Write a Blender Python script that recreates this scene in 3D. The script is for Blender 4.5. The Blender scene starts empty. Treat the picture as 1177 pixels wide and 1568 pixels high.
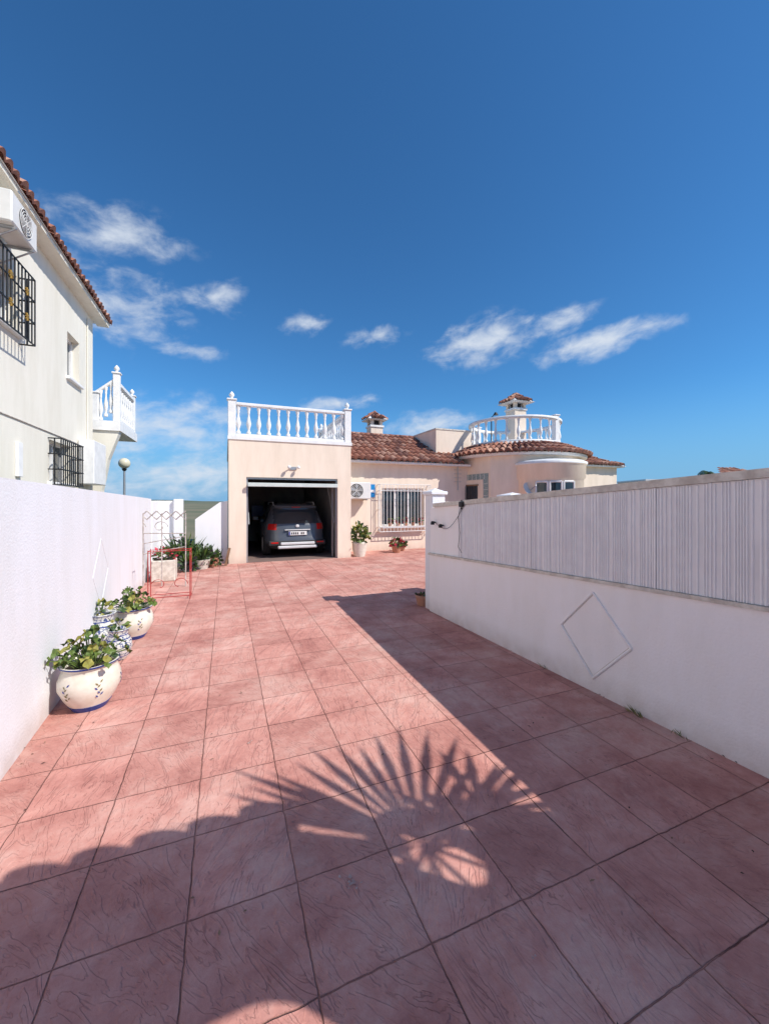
import bpy, math, random
from mathutils import Vector, Matrix
random.seed(7)
R=math.radians
TH=R(22)
scene=bpy.context.scene
scene.view_settings.view_transform='Standard'
scene.view_settings.look='None'
scene.view_settings.exposure=0

# ---------------------------------------------------------------- materials
def nmat(name):
    m=bpy.data.materials.new(name); m.use_nodes=True
    nt=m.node_tree; b=nt.nodes['Principled BSDF']
    return m,nt,b
def N(nt,t,**kw):
    n=nt.nodes.new(t)
    for k,v in kw.items(): setattr(n,k,v)
    return n
def pmat(name,c1,c2=None,rough=.8,ns=3.0,bs=80,bump=0.0,metal=0,spec=.4,bd=.01):
    m,nt,b=nmat(name)
    b.inputs['Roughness'].default_value=rough
    b.inputs['Metallic'].default_value=metal
    b.inputs['Specular IOR Level'].default_value=spec
    if c2 is None: c2=tuple(x*.88 for x in c1)
    tc=N(nt,'ShaderNodeTexCoord')
    n=N(nt,'ShaderNodeTexNoise'); n.inputs['Scale'].default_value=ns; n.inputs['Detail'].default_value=3; n.inputs['Roughness'].default_value=.6
    nt.links.new(tc.outputs['Object'],n.inputs['Vector'])
    r=N(nt,'ShaderNodeValToRGB')
    r.color_ramp.elements[0].position=.35; r.color_ramp.elements[1].position=.65
    r.color_ramp.elements[0].color=(*c2,1); r.color_ramp.elements[1].color=(*c1,1)
    nt.links.new(n.outputs['Fac'],r.inputs['Fac'])
    nt.links.new(r.outputs['Color'],b.inputs['Base Color'])
    if bump>0:
        n2=N(nt,'ShaderNodeTexNoise'); n2.inputs['Scale'].default_value=bs; n2.inputs['Detail'].default_value=2
        nt.links.new(tc.outputs['Object'],n2.inputs['Vector'])
        bp=N(nt,'ShaderNodeBump'); bp.inputs['Strength'].default_value=bump; bp.inputs['Distance'].default_value=bd
        nt.links.new(n2.outputs['Fac'],bp.inputs['Height']); nt.links.new(bp.outputs['Normal'],b.inputs['Normal'])
    return m
def stucco(name,c,dirt=(.5,.40,.33),amt=.55,bump=.5,dark=.86):
    m,nt,b=nmat(name)
    b.inputs['Roughness'].default_value=.9; b.inputs['Specular IOR Level'].default_value=.2
    tc=N(nt,'ShaderNodeTexCoord')
    mp=N(nt,'ShaderNodeMapping'); mp.inputs['Scale'].default_value=(2.2,2.2,.5); nt.links.new(tc.outputs['Object'],mp.inputs[0])
    n=N(nt,'ShaderNodeTexNoise'); n.inputs['Scale'].default_value=1.3; n.inputs['Detail'].default_value=6; n.inputs['Roughness'].default_value=.68
    nt.links.new(mp.outputs[0],n.inputs['Vector'])
    r=N(nt,'ShaderNodeValToRGB'); r.color_ramp.elements[0].position=.28; r.color_ramp.elements[1].position=.60
    r.color_ramp.elements[0].color=(c[0]*dark,c[1]*dark*.99,c[2]*dark*.96,1); r.color_ramp.elements[1].color=(*c,1)
    nt.links.new(n.outputs['Fac'],r.inputs['Fac'])
    sp=N(nt,'ShaderNodeSeparateXYZ'); nt.links.new(tc.outputs['Object'],sp.inputs[0])
    mr=N(nt,'ShaderNodeMapRange'); mr.inputs['From Min'].default_value=.0; mr.inputs['From Max'].default_value=.22; mr.inputs['To Min'].default_value=1; mr.inputs['To Max'].default_value=0
    nt.links.new(sp.outputs['Z'],mr.inputs['Value'])
    n3=N(nt,'ShaderNodeTexNoise'); n3.inputs['Scale'].default_value=7; n3.inputs['Detail'].default_value=3
    nt.links.new(tc.outputs['Object'],n3.inputs['Vector'])
    mu=N(nt,'ShaderNodeMath',operation='MULTIPLY'); nt.links.new(mr.outputs[0],mu.inputs[0]); nt.links.new(n3.outputs['Fac'],mu.inputs[1])
    mu2=N(nt,'ShaderNodeMath',operation='MULTIPLY'); nt.links.new(mu.outputs[0],mu2.inputs[0]); mu2.inputs[1].default_value=amt*1.6
    mx=N(nt,'ShaderNodeMixRGB'); nt.links.new(mu2.outputs[0],mx.inputs['Fac']); nt.links.new(r.outputs['Color'],mx.inputs['Color1']); mx.inputs['Color2'].default_value=(*dirt,1)
    nt.links.new(mx.outputs[0],b.inputs['Base Color'])
    n2=N(nt,'ShaderNodeTexNoise'); n2.inputs['Scale'].default_value=60; n2.inputs['Detail'].default_value=2
    nt.links.new(tc.outputs['Object'],n2.inputs['Vector'])
    bp=N(nt,'ShaderNodeBump'); bp.inputs['Strength'].default_value=bump; bp.inputs['Distance'].default_value=.006
    nt.links.new(n2.outputs['Fac'],bp.inputs['Height']); nt.links.new(bp.outputs['Normal'],b.inputs['Normal'])
    return m

M_white=stucco('white_render',(.84,.84,.86),dark=.93)
M_whiteR=stucco('white_render_boundary',(.93,.90,.885),dark=.94)
M_cream=stucco('cream_render',(.88,.735,.60))
M_neigh=stucco('offwhite_render',(.82,.78,.68),dark=.9)
M_trim=pmat('white_trim_paint',(.86,.85,.83),rough=.6,ns=6)
M_coping=pmat('cream_coping',(.74,.69,.60),(.52,.46,.39),rough=.85,ns=12,bump=.3)
M_slat=pmat('white_pvc_slats',(.90,.88,.86),(.84,.81,.80),rough=.5,ns=8)
M_slatback=pmat('white_screen_sheet',(.84,.81,.80),rough=.7)
M_t1=pmat('terracotta_a',(.42,.17,.10),(.26,.11,.075),ns=9)
M_t2=pmat('terracotta_b',(.54,.32,.22),(.36,.17,.12),ns=9)
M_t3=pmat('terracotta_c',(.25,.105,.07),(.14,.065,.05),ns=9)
M_black=pmat('black_iron',(.015,.015,.017),rough=.45)
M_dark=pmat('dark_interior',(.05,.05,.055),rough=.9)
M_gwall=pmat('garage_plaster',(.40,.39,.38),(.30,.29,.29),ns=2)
M_glass=pmat('window_glass',(.03,.04,.05),rough=.06,spec=.8)
M_alu=pmat('grey_metal',(.45,.46,.47),rough=.4,metal=.6)
M_rack=pmat('weathered_rack_metal',(.60,.56,.52),(.38,.32,.28),rough=.6,ns=15)
M_door=pmat('door_panel_paint',(.66,.72,.68),rough=.5)
M_ac=pmat('ac_casing',(.78,.77,.74),rough=.5)
M_blue=pmat('blue_glaze',(.03,.06,.28),rough=.25)
M_ceram=pmat('white_ceramic',(.80,.76,.66),(.70,.65,.54),rough=.3,ns=14)
M_olive=pmat('painted_branch',(.22,.18,.07),rough=.4)
M_terra=pmat('terracotta_pot',(.5,.24,.15),rough=.8,ns=12)
M_soil=pmat('soil',(.06,.04,.03),rough=1,ns=40)
M_leafA=pmat('leaf_light',(.14,.20,.04),(.09,.14,.03),rough=.5,ns=20)
M_leafB=pmat('leaf_dark',(.05,.10,.025),(.03,.06,.02),rough=.5,ns=20)
M_leafY=pmat('leaf_yellowing',(.34,.31,.07),(.22,.22,.05),rough=.5,ns=20)
M_bark=pmat('bark',(.16,.11,.07),(.08,.055,.04),ns=20,bump=.6,bs=30)
M_red=pmat('red_painted_metal',(.45,.04,.035),rough=.4)
M_flower=pmat('flower_pink',(.6,.05,.10),rough=.6)
M_wood=pmat('old_wood',(.28,.17,.10),(.18,.1,.06),ns=10)
M_sign=pmat('blue_sign',(.02,.25,.6),rough=.4)
M_btile=pmat('blue_green_tiles',(.16,.27,.28),(.40,.44,.40),rough=.3,ns=22)

def blue_pattern():
    # painted arabesque: thin blue level lines of a noise on an off-white glaze
    m,nt,b=nmat('blue_white_pattern_glaze'); b.inputs['Roughness'].default_value=.25
    tc=N(nt,'ShaderNodeTexCoord'); v=N(nt,'ShaderNodeTexNoise'); v.inputs['Scale'].default_value=22; v.inputs['Detail'].default_value=1
    nt.links.new(tc.outputs['Object'],v.inputs['Vector'])
    r=N(nt,'ShaderNodeValToRGB'); e=r.color_ramp.elements; e[0].position=.40; e[0].color=(.64,.64,.60,1); e[1].position=.62; e[1].color=(.64,.64,.60,1)
    for p,c in ((.455,(.64,.64,.60,1)),(.475,(.06,.09,.22,1)),(.515,(.06,.09,.22,1)),(.535,(.64,.64,.60,1))):
        x=e.new(p); x.color=c
    nt.links.new(v.outputs['Fac'],r.inputs['Fac']); nt.links.new(r.outputs['Color'],b.inputs['Base Color'])
    return m
M_bp=blue_pattern()

def paving():
    m,nt,b=nmat('stamped_red_paving'); L=nt.links.new
    b.inputs['Specular IOR Level'].default_value=.12; b.inputs['Roughness'].default_value=.85
    tc=N(nt,'ShaderNodeTexCoord')
    mp=N(nt,'ShaderNodeMapping'); mp.inputs['Location'].default_value=(.13,-.018,0); L(tc.outputs['Object'],mp.inputs['Vector'])
    T=.413
    br=N(nt,'ShaderNodeTexBrick'); br.offset=0; br.squash=1
    br.inputs['Scale'].default_value=1; br.inputs['Mortar Size'].default_value=.0038; br.inputs['Mortar Smooth'].default_value=.9
    br.inputs['Brick Width'].default_value=T; br.inputs['Row Height'].default_value=T; br.inputs['Bias'].default_value=0
    nw=N(nt,'ShaderNodeTexNoise'); nw.inputs['Scale'].default_value=13; nw.inputs['Detail'].default_value=2; L(mp.outputs[0],nw.inputs['Vector'])
    va=N(nt,'ShaderNodeVectorMath',operation='MULTIPLY_ADD'); L(nw.outputs['Color'],va.inputs[0]); va.inputs[1].default_value=(.012,.012,0); L(mp.outputs[0],va.inputs[2])
    L(va.outputs[0],br.inputs['Vector'])
    dv=N(nt,'ShaderNodeVectorMath',operation='SCALE'); dv.inputs['Scale'].default_value=1/T; L(mp.outputs[0],dv.inputs[0])
    fl=N(nt,'ShaderNodeVectorMath',operation='FLOOR'); L(dv.outputs[0],fl.inputs[0])
    ml=N(nt,'ShaderNodeVectorMath',operation='MULTIPLY'); L(fl.outputs[0],ml.inputs[0]); ml.inputs[1].default_value=(1,1,0)
    wn=N(nt,'ShaderNodeTexWhiteNoise'); L(ml.outputs[0],wn.inputs['Vector'])
    ang=N(nt,'ShaderNodeMath',operation='MULTIPLY_ADD'); L(wn.outputs['Value'],ang.inputs[0]); ang.inputs[1].default_value=1.5; ang.inputs[2].default_value=-.9
    vr=N(nt,'ShaderNodeVectorRotate'); vr.rotation_type='Z_AXIS'; L(mp.outputs[0],vr.inputs['Vector']); L(ang.outputs[0],vr.inputs['Angle'])
    off=N(nt,'ShaderNodeVectorMath',operation='MULTIPLY_ADD'); L(vr.outputs[0],off.inputs[0]); off.inputs[1].default_value=(13.5,3.4,1); L(wn.outputs['Color'],off.inputs[2])
    nz=N(nt,'ShaderNodeTexNoise'); nz.inputs['Scale'].default_value=.9; nz.inputs['Detail'].default_value=4; nz.inputs['Roughness'].default_value=.52; nz.inputs['Distortion'].default_value=.7; L(off.outputs[0],nz.inputs['Vector'])
    t1=N(nt,'ShaderNodeMath',operation='MULTIPLY'); L(nz.outputs['Fac'],t1.inputs[0]); t1.inputs[1].default_value=11
    fr=N(nt,'ShaderNodeMath',operation='FRACT'); L(t1.outputs[0],fr.inputs[0])
    fo=N(nt,'ShaderNodeMath',operation='SUBTRACT'); L(t1.outputs[0],fo.inputs[0]); L(fr.outputs[0],fo.inputs[1])
    rp=N(nt,'ShaderNodeMapRange'); rp.interpolation_type='SMOOTHSTEP'; rp.inputs['From Min'].default_value=.74; rp.inputs['From Max'].default_value=1.0; L(fr.outputs[0],rp.inputs['Value'])
    st=N(nt,'ShaderNodeMath',operation='ADD'); L(fo.outputs[0],st.inputs[0]); L(rp.outputs[0],st.inputs[1])
    nm=N(nt,'ShaderNodeTexNoise'); nm.inputs['Scale'].default_value=4.3; nm.inputs['Detail'].default_value=3; L(tc.outputs['Object'],nm.inputs['Vector'])
    msk=N(nt,'ShaderNodeMapRange'); msk.inputs['From Min'].default_value=.47; msk.inputs['From Max'].default_value=.62; L(nm.outputs['Fac'],msk.inputs['Value'])
    n1=N(nt,'ShaderNodeTexNoise'); n1.inputs['Scale'].default_value=1.7; n1.inputs['Detail'].default_value=8; n1.inputs['Roughness'].default_value=.74; L(mp.outputs[0],n1.inputs['Vector'])
    r1=N(nt,'ShaderNodeValToRGB'); e=r1.color_ramp.elements; e[0].position=.34; e[0].color=(.42,.175,.145,1); e[1].position=.67; e[1].color=(.68,.40,.335,1)
    e2=r1.color_ramp.elements.new(.5); e2.color=(.58,.278,.228,1)
    L(n1.outputs['Fac'],r1.inputs['Fac'])
    tv=N(nt,'ShaderNodeMapRange'); tv.inputs['To Min'].default_value=.90; tv.inputs['To Max'].default_value=1.06; L(wn.outputs['Value'],tv.inputs['Value'])
    hs=N(nt,'ShaderNodeVectorMath',operation='SCALE'); L(r1.outputs[0],hs.inputs[0]); L(tv.outputs[0],hs.inputs['Scale'])
    n4=N(nt,'ShaderNodeTexNoise'); n4.inputs['Scale'].default_value=.8; n4.inputs['Detail'].default_value=7; n4.inputs['Roughness'].default_value=.78; L(tc.outputs['Object'],n4.inputs['Vector'])
    r4=N(nt,'ShaderNodeMapRange'); r4.inputs['From Min'].default_value=.50; r4.inputs['From Max'].default_value=.66; r4.inputs['To Max'].default_value=.5; L(n4.outputs['Fac'],r4.inputs['Value'])
    mxa=N(nt,'ShaderNodeMixRGB'); L(r4.outputs[0],mxa.inputs['Fac']); L(hs.outputs[0],mxa.inputs['Color1']); mxa.inputs['Color2'].default_value=(.70,.50,.42,1)
    lw=N(nt,'ShaderNodeMath',operation='MULTIPLY')
    ln=N(nt,'ShaderNodeMapRange'); ln.interpolation_type='SMOOTHSTEP'; ln.inputs['From Min'].default_value=.82; ln.inputs['From Max'].default_value=.96; L(fr.outputs[0],ln.inputs['Value'])
    L(ln.outputs[0],lw.inputs[0]); L(msk.outputs[0],lw.inputs[1])
    lw2=N(nt,'ShaderNodeMath',operation='MULTIPLY'); L(lw.outputs[0],lw2.inputs[0]); lw2.inputs[1].default_value=.45
    mv=N(nt,'ShaderNodeMixRGB'); L(lw2.outputs[0],mv.inputs['Fac']); L(mxa.outputs[0],mv.inputs['Color1']); mv.inputs['Color2'].default_value=(.20,.08,.065,1)
    r5=N(nt,'ShaderNodeMapRange'); r5.inputs['From Min'].default_value=.40; r5.inputs['From Max'].default_value=.56; L(n4.outputs['Fac'],r5.inputs['Value'])
    mjc=N(nt,'ShaderNodeMixRGB'); L(r5.outputs[0],mjc.inputs['Fac']); mjc.inputs['Color1'].default_value=(.13,.06,.05,1); mjc.inputs['Color2'].default_value=(.45,.22,.18,1)
    mj=N(nt,'ShaderNodeMixRGB'); L(br.outputs['Fac'],mj.inputs['Fac']); L(mv.outputs[0],mj.inputs['Color1']); L(mjc.outputs[0],mj.inputs['Color2'])
    L(mj.outputs[0],b.inputs['Base Color'])
    h1=N(nt,'ShaderNodeMath',operation='MULTIPLY_ADD'); L(br.outputs['Fac'],h1.inputs[0]); h1.inputs[1].default_value=-1.0; h1.inputs[2].default_value=1
    h2=N(nt,'ShaderNodeMath',operation='MULTIPLY_ADD'); L(st.outputs[0],h2.inputs[0]); h2.inputs[1].default_value=.26; L(h1.outputs[0],h2.inputs[2])
    h3=N(nt,'ShaderNodeMath',operation='MULTIPLY_ADD'); L(n1.outputs['Fac'],h3.inputs[0]); h3.inputs[1].default_value=1.8; L(h2.outputs[0],h3.inputs[2])
    bp=N(nt,'ShaderNodeBump'); bp.inputs['Strength'].default_value=.9; bp.inputs['Distance'].default_value=.010; L(h3.outputs[0],bp.inputs['Height']); L(bp.outputs[0],b.inputs['Normal'])
    return m
M_pave=paving()

# ---------------------------------------------------------------- mesh builder
class B:
    def __init__(s): s.v=[]; s.f=[]; s.m=[]; s.s=[]; s.mats=[]
    def mi(s,mat):
        if mat not in s.mats: s.mats.append(mat)
        return s.mats.index(mat)
    def face(s,pts,mat,smooth=False):
        i=len(s.v); s.v+= [tuple(p) for p in pts]; s.f.append(tuple(range(i,i+len(pts)))); s.m.append(s.mi(mat)); s.s.append(smooth)
    def mesh(s,vs,fs,mat,smooth=False):
        i=len(s.v); s.v+=[tuple(p) for p in vs]; k=s.mi(mat)
        for f in fs: s.f.append(tuple(a+i for a in f)); s.m.append(k); s.s.append(smooth)
    def box(s,x0,x1,y0,y1,z0,z1,mat,b=0.0,M=None):
        if b>0:
            vs=[]
            for z,i in ((z0,b),(z0+b,0),(z1-b,0),(z1,b)):
                vs+=[(x0+i+b*(i==0),y0+i,z),(x1-i-b*(i==0),y0+i,z),(x1-i,y0+i+b*(i==0),z),(x1-i,y1-i-b*(i==0),z),(x1-i-b*(i==0),y1-i,z),(x0+i+b*(i==0),y1-i,z),(x0+i,y1-i-b*(i==0),z),(x0+i,y0+i+b*(i==0),z)]
            fs=[]
            for k in range(3):
                for j in range(8): fs.append((k*8+j,k*8+(j+1)%8,k*8+8+(j+1)%8,k*8+8+j))
            fs.append(tuple(range(7,-1,-1))); fs.append(tuple(range(24,32)))
        else:
            vs=[(x0,y0,z0),(x1,y0,z0),(x1,y1,z0),(x0,y1,z0),(x0,y0,z1),(x1,y0,z1),(x1,y1,z1),(x0,y1,z1)]
            fs=[(3,2,1,0),(4,5,6,7),(0,1,5,4),(1,2,6,5),(2,3,7,6),(3,0,4,7)]
        if M is not None: vs=[tuple(M@Vector(p)) for p in vs]
        s.mesh(vs,fs,mat)
    def prism(s,poly,y0,y1,mat,axes='xz'):
        n=len(poly)
        if axes=='xz': vs=[(a,y0,c) for a,c in poly]+[(a,y1,c) for a,c in poly]
        elif axes=='xy': vs=[(a,c,y0) for a,c in poly]+[(a,c,y1) for a,c in poly]
        else: vs=[(y0,a,c) for a,c in poly]+[(y1,a,c) for a,c in poly]
        fs=[tuple(range(n-1,-1,-1)),tuple(range(n,2*n))]+[(i,(i+1)%n,n+(i+1)%n,n+i) for i in range(n)]
        s.mesh(vs,fs,mat)
    def bar(s,p,q,r,mat,n=6,r2=None):
        p=Vector(p); q=Vector(q); d=q-p
        if d.length<1e-6: return
        d.normalize(); a=Vector((0,0,1)) if abs(d.z)<.9 else Vector((1,0,0))
        x=d.cross(a).normalized(); y=d.cross(x); r2=r if r2 is None else r2
        vs=[p+(x*math.cos(t)+y*math.sin(t))*r for t in [2*math.pi*i/n for i in range(n)]]+[q+(x*math.cos(t)+y*math.sin(t))*r2 for t in [2*math.pi*i/n for i in range(n)]]
        s.mesh(vs,[(i,(i+1)%n,n+(i+1)%n,n+i) for i in range(n)],mat,True)
        s.mesh(vs,[tuple(range(n-1,-1,-1)),tuple(range(n,2*n))],mat)
    def path(s,pts,r,mat,n=6):
        for a,b in zip(pts,pts[1:]): s.bar(a,b,r,mat,n)
    def lathe(s,prof,c,mat,n=20,cap=True,sx=1,rot=None):
        vs=[];fs=[]
        for r,z in prof:
            for i in range(n):
                t=2*math.pi*i/n; p=Vector((r*math.cos(t)*sx,r*math.sin(t),z))
                if rot is not None: p=rot@p
                vs.append((p.x+c[0],p.y+c[1],p.z+c[2]))
        for k in range(len(prof)-1):
            for i in range(n): fs.append((k*n+i,k*n+(i+1)%n,(k+1)*n+(i+1)%n,(k+1)*n+i))
        s.mesh(vs,fs,mat,True)
        if cap: s.mesh(vs,[tuple(range(n-1,-1,-1)),tuple(range((len(prof)-1)*n,len(prof)*n))],mat)
    def sphere(s,c,r,mat,n=14,sz=1):
        s.lathe([(max(1e-4,r*math.sin(math.pi*k/9)),-r*sz*math.cos(math.pi*k/9)) for k in range(10)],c,mat,n,cap=False)
    def make(s,name,parent=None,rot=None,loc=None):
        me=bpy.data.meshes.new(name); me.from_pydata(s.v,[],s.f)
        for m in s.mats: me.materials.append(m)
        me.polygons.foreach_set('material_index',s.m); me.polygons.foreach_set('use_smooth',s.s); me.update()
        o=bpy.data.objects.new(name,me); scene.collection.objects.link(o)
        if parent: o.parent=parent
        else: o.rotation_euler=(0,0,TH if rot is None else rot)
        if loc: o.location=loc
        return o
def group(name,rot=TH,loc=(0,0,0)):
    e=bpy.data.objects.new(name,None); scene.collection.objects.link(e); e.rotation_euler=(0,0,rot); e.location=loc; e.empty_display_size=.2
    return e
def wall_holes(b,m,a0,a1,z0,z1,th,holes,mat):
    A=sorted({a0,a1,*[h[0] for h in holes],*[h[1] for h in holes]}); Z=sorted({z0,z1,*[h[2] for h in holes],*[h[3] for h in holes]})
    for i in range(len(A)-1):
        for j in range(len(Z)-1):
            ca=(A[i]+A[i+1])/2; cz=(Z[j]+Z[j+1])/2
            if any(h[0]<ca<h[1] and h[2]<cz<h[3] for h in holes): continue
            b.face([m(A[i],Z[j],0),m(A[i+1],Z[j],0),m(A[i+1],Z[j+1],0),m(A[i],Z[j+1],0)],mat)
            b.face([m(A[i],Z[j],th),m(A[i+1],Z[j],th),m(A[i+1],Z[j+1],th),m(A[i],Z[j+1],th)],mat)
    for h in holes:
        a,c,d,e=h
        for p,q in (((a,d),(c,d)),((c,d),(c,e)),((c,e),(a,e)),((a,e),(a,d))):
            b.face([m(*p,0),m(*q,0),m(*q,th),m(*p,th)],mat)
    b.face([m(a0,z1,0),m(a1,z1,0),m(a1,z1,th),m(a0,z1,th)],mat)
    for a in (a0,a1): b.face([m(a,z0,0),m(a,z1,0),m(a,z1,th),m(a,z0,th)],mat)

BAL=[(.055,0),(.055,.05),(.03,.08),(.028,.12),(.058,.22),(.062,.28),(.045,.36),(.026,.46),(.024,.52),(.036,.56),(.03,.60),(.052,.66),(.052,.72)]
def balustrade(b,pts,z,mat,h=.72):
    for p in pts: b.lathe([(r,zz*h/.72) for r,zz in BAL],(p[0],p[1],z+.08),mat,10,cap=False)
def post(b,x,y,z0,z1,w,mat,fin=True):
    b.box(x-w,x+w,y-w,y+w,z0,z1,mat,.01); b.box(x-w-.025,x+w+.025,y-w-.025,y+w+.025,z1,z1+.04,mat,.008)
    if fin:
        b.lathe([(.05,0),(.03,.03),(.035,.05),(.065,.09),(.06,.13),(.03,.17),(.005,.2)],(x,y,z1+.04),mat,12)
TM=[M_t1,M_t1,M_t2,M_t3]
def roof(b,fn,nc,nr,keep=None,hh=.075,sub=6,step=.035):
    for c in range(nc):
        for r in range(nr):
            if keep and not keep(c+.5,r+.5): continue
            mat=random.choice(TM); jit=random.uniform(-.012,.012); jr=random.uniform(-.06,.03)
            vs=[];vs2=[]
            for k in range(sub+1):
                x=k/sub; q=(x-.5)/.36
                h=hh*math.sqrt(max(0,1-q*q)) if abs(q)<1 else -.01
                vs.append(fn(c+x,r-.04+jr,h+step+jit)); vs.append(fn(c+x,r+1,h*.92+jit))
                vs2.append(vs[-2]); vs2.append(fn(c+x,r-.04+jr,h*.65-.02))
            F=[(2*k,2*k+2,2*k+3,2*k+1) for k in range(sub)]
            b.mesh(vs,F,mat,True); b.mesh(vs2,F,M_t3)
def flat_roof(b,o,ex,es,W,L,li=0,ri=0,tw=.2,tl=.36):
    o=Vector(o);ex=Vector(ex).normalized();es=Vector(es).normalized();n=ex.cross(es)
    if n.z<0: n=-n
    nc=int(W/tw); nr=int(L/tl); tw=W/nc; tl=L/nr
    def keep(c,r):
        t=r/nr; return c*tw>=li*t-.02 and c*tw<=W-ri*t+.02
    roof(b,lambda c,r,h:tuple(o+ex*c*tw+es*r*tl+n*h),nc,nr,keep)
    b.face([o-n*.03,o+ex*W-n*.03,o+ex*(W-ri)+es*L-n*.03,o+ex*li+es*L-n*.03],M_trim)

def leafquad(b,c,d,n,L,w,mat):
    d=d.normalized(); s=d.cross(n)
    if s.length<1e-3: s=Vector((1,0,0))
    s.normalize(); nn=s.cross(d)
    b.mesh([c,c+d*L*.45+s*w+nn*L*.06,c+d*L,c+d*L*.45-s*w+nn*L*.06],[(0,1,2),(0,2,3)],mat)
def rv(): 
    while True:
        v=Vector((random.uniform(-1,1),random.uniform(-1,1),random.uniform(-1,1)))
        if .05<v.length<1: return v
def bush(b,c,rx,ry,rz,n,L,mats,hollow=.3,wf=.35):
    c=Vector(c)
    for i in range(n):
        p=rv(); p=p.normalized()*(hollow+(1-hollow)*random.random()**.6)*random.uniform(.75,1.1)
        q=c+Vector((p.x*rx,p.y*ry,p.z*rz))
        d=(p+rv()*.8); l=L*random.uniform(.6,1.3)
        leafquad(b,q,d,rv(),l,l*wf,random.choice(mats))
def stems(b,base,c,rx,ry,rz,n,mat,r=.006):
    for i in range(n):
        p=rv(); q=Vector(c)+Vector((p.x*rx,p.y*ry,abs(p.z)*rz)); m=(Vector(base)+q)/2+rv()*.03
        b.path([base,m,q],r,mat,5)

# ---------------------------------------------------------------- ground
b=B()
b.mesh([(-3000,-3000,-.06),(3000,-3000,-.06),(3000,3000,-.06),(-3000,3000,-.06)],[(0,1,2,3)],pmat('dry_ground',(.24,.20,.12),(.13,.14,.07),ns=.08))
b.make('ground')
b=B(); b.mesh([(-1.62,-4,0),(9.6,-4,0),(9.6,12.1,0),(3.2,12.1,0),(3.2,17,0),(.1,17,0),(.1,11.1,0),(-1.62,11.1,0)],[(0,1,2,3,4,5,6,7)],M_pave)
b.make('paved_patio')
b=B(); Mh=pmat('distant_scrub',(.10,.13,.07),(.16,.16,.10),ns=.03)
prev=None; n=120
for i in range(n):
    a=R(-80+160*i/(n-1)); d=420
    h=1.6+.9*math.sin(i*.21)+.6*math.sin(i*.53+1)+.5*random.random()
    x,y=d*math.sin(a),d*math.cos(a)
    cur=[(x*.8,y*.8,-.1),(x,y,h),(x*1.3,y*1.3,-.1)]
    if prev: b.mesh(prev+cur,[(0,3,4,1),(1,4,5,2)],Mh,True)
    prev=cur
b.make('distant_hills',rot=0)

# ---------------------------------------------------------------- right boundary wall
def rx(u): return 2.764-.0356*(u-5.08)
def rtop(u): return 1.565+.060*(5.08-u)
def rled(u): return .835+.037*(5.08-u)
g=group('right_boundary_wall')
b=B(); u0,u1=-2.5,5.08; th=.15
def skew(b,ua,ub,off0,off1,za,zb,mat):
    vs=[]
    for u in (ua,ub):
        for o in (off0,off1):
            vs+=[(rx(u)+o,u,za(u)),(rx(u)+o,u,zb(u))]
    b.mesh(vs,[(0,4,5,1),(2,3,7,6),(0,1,3,2),(4,6,7,5),(1,5,7,3),(0,2,6,4)],mat)
skew(b,u0,u1,0,th,lambda u:-.05,rled,M_whiteR)
skew(b,u0,u1,.015,th-.01,rled,lambda u:rtop(u)-.055,M_whiteR)
b.make('wall_body',g)
b=B(); skew(b,u0,u1+.01,-.022,.03,lambda u:rled(u)-.012,lambda u:rled(u)+.016,M_coping)
skew(b,u0,u1-.12,-.018,th+.02,lambda u:rtop(u)-.055,rtop,M_coping)
b.make('ledge_and_coping',g)
b=B(); u=4.35
skew(b,u0,4.35,.002,.013,lambda u:rled(u)+.018,lambda u:rtop(u)-.057,M_slatback)
zl=lambda q:rled(q)+.019; zh=lambda q:rtop(q)-.058
while u>u0:
    w=random.choice([.010,.012,.016]); dz=random.uniform(0,.012)
    vs=[]
    for uu,o in ((u,.0015),(u-w*.25,-.006),(u-w*.75,-.006),(u-w,.0015)):
        vs+=[(rx(uu)+o,uu,zl(uu)),(rx(uu)+o,uu,zh(uu)-dz)]
    b.mesh(vs,[(0,1,3,2),(2,3,5,4),(4,5,7,6)],M_slat)
    u-=w+random.choice([.004,.006,.010,.018,.026])
for uu in (4.3,3.1,1.9,.7): skew(b,uu-.012,uu,-.012,-.0075,zl,zh,M_slat)
b.make('slat_screen',g)
b=B(); cu,cz=2.40,.475; hw,hh=.33,.36
def diamond(b,fx,cu,cz,hw,hh,r,mat):
    pts=[(cu,cz+hh),(cu+hw,cz),(cu,cz-hh),(cu-hw,cz)]
    for i in range(4):
        p,q=pts[i],pts[(i+1)%4]
        b.bar((fx(p[0]),p[0],p[1]),(fx(q[0]),q[0],q[1]),r,mat,6)
diamond(b,lambda u:rx(u)-.002,cu,cz,hw,hh,.012,M_whiteR); diamond(b,lambda u:rx(u)+.002,cu,cz,hw-.020,hh-.020,.0035,M_coping)
b.make('diamond_moulding',g)
b=B()
def cap(b,x,y,z0,z1,w,mat):
    b.box(x-w,x+w,y-w,y+w,-.05,z0,mat,.01)
    b.box(x-w-.03,x+w+.03,y-w-.03,y+w+.03,z0,z0+.05,mat,.01)
    vs=[(x-w,y-w,z0+.05),(x+w,y-w,z0+.05),(x+w,y+w,z0+.05),(x-w,y+w,z0+.05),(x,y,z1)]
    b.mesh(vs,[(0,1,4),(1,2,4),(2,3,4),(3,0,4)],mat)
cap(b,2.90,5.16,1.70,1.80,.11,M_white)
b.box(3.01,8.5,5.10,5.25,-.05,1.56,M_white); b.box(3.01,8.5,5.08,5.27,1.56,1.60,M_coping)
cap(b,4.35,5.18,1.66,1.75,.15,M_white)
b.make('return_wall_and_pillars',g)
g=group('wall_spotlights'); b=B()
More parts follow.
